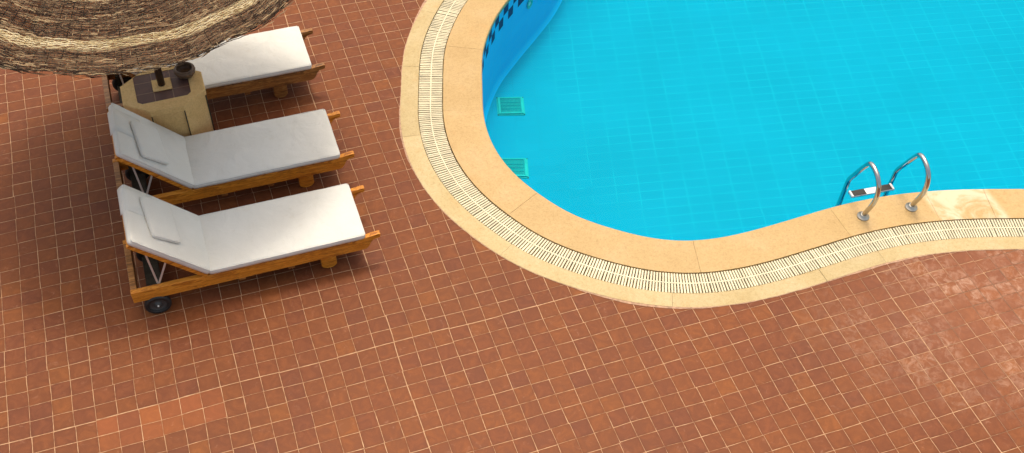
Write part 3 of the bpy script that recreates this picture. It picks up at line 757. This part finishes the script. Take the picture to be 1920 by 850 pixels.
def parasol():
    P = empty('straw_parasol', (CX-.002, CY+.04, TH+.008)); tag(P, 'large round parasol of woven brown straw with cream rings on a dark pole', 'parasol')
    z0 = P.location.z
    rnd = random.Random(5)
    bm = bmesh.new(); tube(bm, [(0, 0, .001), (0, 0, 1.0), (0, 0, HZ0-z0-.06)], .031, 24); link('pole', bm, M['pole'], P, smooth=True)
    # rim outline wobble
    def wob(a): return .012*math.sin(3*a+1)+.008*math.sin(7*a)+.005*math.sin(13*a+2)
    sag = lambda r, a: .010*math.cos(16*a)*(r/RH)**2+.006*math.sin(5*a+r*3)
    NR = 94          # radial warp ribs
    bm = bmesh.new(); dr = .0086; r = .05; k = 0
    def strand(bm, a0, a1, rr, lift, th, amp, ph, drift=0.0, steps=None):
        L = (a1-a0)*rr; st = steps or max(3, int(L/.0125)); pv = None
        for q in range(st+1):
            t = q/st; a = a0+(a1-a0)*t; r_ = rr+drift*t+wob(a)*(rr/RH)
            z = cz(r_)+lift+amp*math.cos(a*NR+ph)+sag(r_, a)+rnd.uniform(-.001, .001)-z0
            hw = th*(1 if 0 < q < st else .35)*.5; rj = r_+rnd.uniform(-.0015, .0015)
            c, s = math.cos(a), math.sin(a)
            ring_ = [bm.verts.new((c*(rj-hw), s*(rj-hw), z)), bm.verts.new((c*rj, s*rj, z+hw*.9)), bm.verts.new((c*(rj+hw), s*(rj+hw), z)), bm.verts.new((c*rj, s*rj, z-hw*.9))]
            if pv:
                for m in range(4): bm.faces.new([pv[m], pv[(m+1) % 4], ring_[(m+1) % 4], ring_[m]])
            pv = ring_
    while r < RH-.004:
        a = rnd.uniform(0, .5); end = a+2*math.pi
        while a < end:
            ln = rnd.uniform(.05, .22)/max(r, .15); ln = min(ln, end-a+.02)
            strand(bm, a, a+ln, r+rnd.uniform(-.002, .002), .010+rnd.uniform(-.003, .004), rnd.uniform(.0068, .0105), .0042, math.pi*(k % 2)+rnd.uniform(-.3, .3), rnd.uniform(-.006, .006))
            a += ln*rnd.uniform(.82, 1.0)
        r += dr; k += 1
    # loose bristles lying on top
    for _ in range(2600):
        rr = RH*math.sqrt(rnd.uniform(.03, 1.0)); a = rnd.uniform(0, 2*math.pi); ln = rnd.uniform(.03, .14)/rr
        strand(bm, a, a+ln, rr, .015+rnd.uniform(-.002, .006), rnd.uniform(.003, .006), .002, rnd.uniform(0, 6), rnd.uniform(-.02, .02), 3)
    # ragged fringe
    for _ in range(900):
        a = rnd.uniform(0, 2*math.pi); rr = RH-.012+rnd.uniform(-.012, .010); ln = rnd.uniform(.04, .18)/rr
        strand(bm, a, a+ln, rr, rnd.uniform(-.018, .012), rnd.uniform(.004, .010), .003, rnd.uniform(0, 6), rnd.uniform(-.018, .022), 4)
    link('canopy', bm, M['straw'], P)
    # warp ties: thin cords crossing the weave in short visible stitches
    bm = bmesh.new()
    for k in range(96):
        a = 2*math.pi*k/96+rnd.uniform(-.01, .01); r_ = .3 if k % 2 else .1
        while r_ < RH-.03:
            l = rnd.uniform(.012, .024); a_ = a+rnd.uniform(-.006, .006)/r_
            if rnd.random() < .62:
                tube(bm, [(math.cos(a_)*q, math.sin(a_)*q, cz(q)+.0185+sag(q, a_)-z0) for q in (r_, r_+l)], .0022, 4)
            r_ += .028
    link('warp_stitches', bm, M['straw'], P)
    # radial warp cords that the straw is woven over, and a few hoops
    bm = bmesh.new()
    for k in range(94):
        a = 2*math.pi*k/94; q0 = .05 if k % 4 == 0 else (.35 if k % 2 == 0 else .7)
        tube(bm, [(math.cos(a)*q, math.sin(a)*q, cz(q)+.006+sag(q, a)-z0) for q in [q0+(RH-.015-q0)*m/8 for m in range(9)]], .0035, 5)
    link('warp_cords', bm, M['straw'], P)
    # thin inner weave that lets light through
    bm = bmesh.new(); n = 120
    rows = [[bm.verts.new((math.cos(2*math.pi*i/n)*(q+wob(2*math.pi*i/n)*(q/RH)), math.sin(2*math.pi*i/n)*(q+wob(2*math.pi*i/n)*(q/RH)), cz(q)+.001+sag(q, 2*math.pi*i/n)-z0)) for i in range(n)] for q in (.03, .3, .6, .9, 1.2, 1.4, RH-.02)]
    for r0, r1 in zip(rows, rows[1:]):
        for i in range(n): bm.faces.new([r0[i], r1[i], r1[(i+1) % n], r0[(i+1) % n]])
    link('matting', bm, M['strawu'], P, smooth=True)
    for k in range(8):
        a = 2*math.pi*k/8+.2
        bm = bmesh.new(); tube(bm, [(math.cos(a)*q, math.sin(a)*q, cz(q)-.034-z0) for q in (.04, .8, 1.5)], .012, 8); link('rib', bm, M['pole'], P, smooth=True)
    bm = bmesh.new(); lathe(bm, [(0, .05), (.03, .045), (.07, .01), (.09, -.01), (.0, -.01)], 24); link('top_cap', bm, M['pole'], P, smooth=True, loc=(0, 0, HZ0-z0+.01))
parasol()
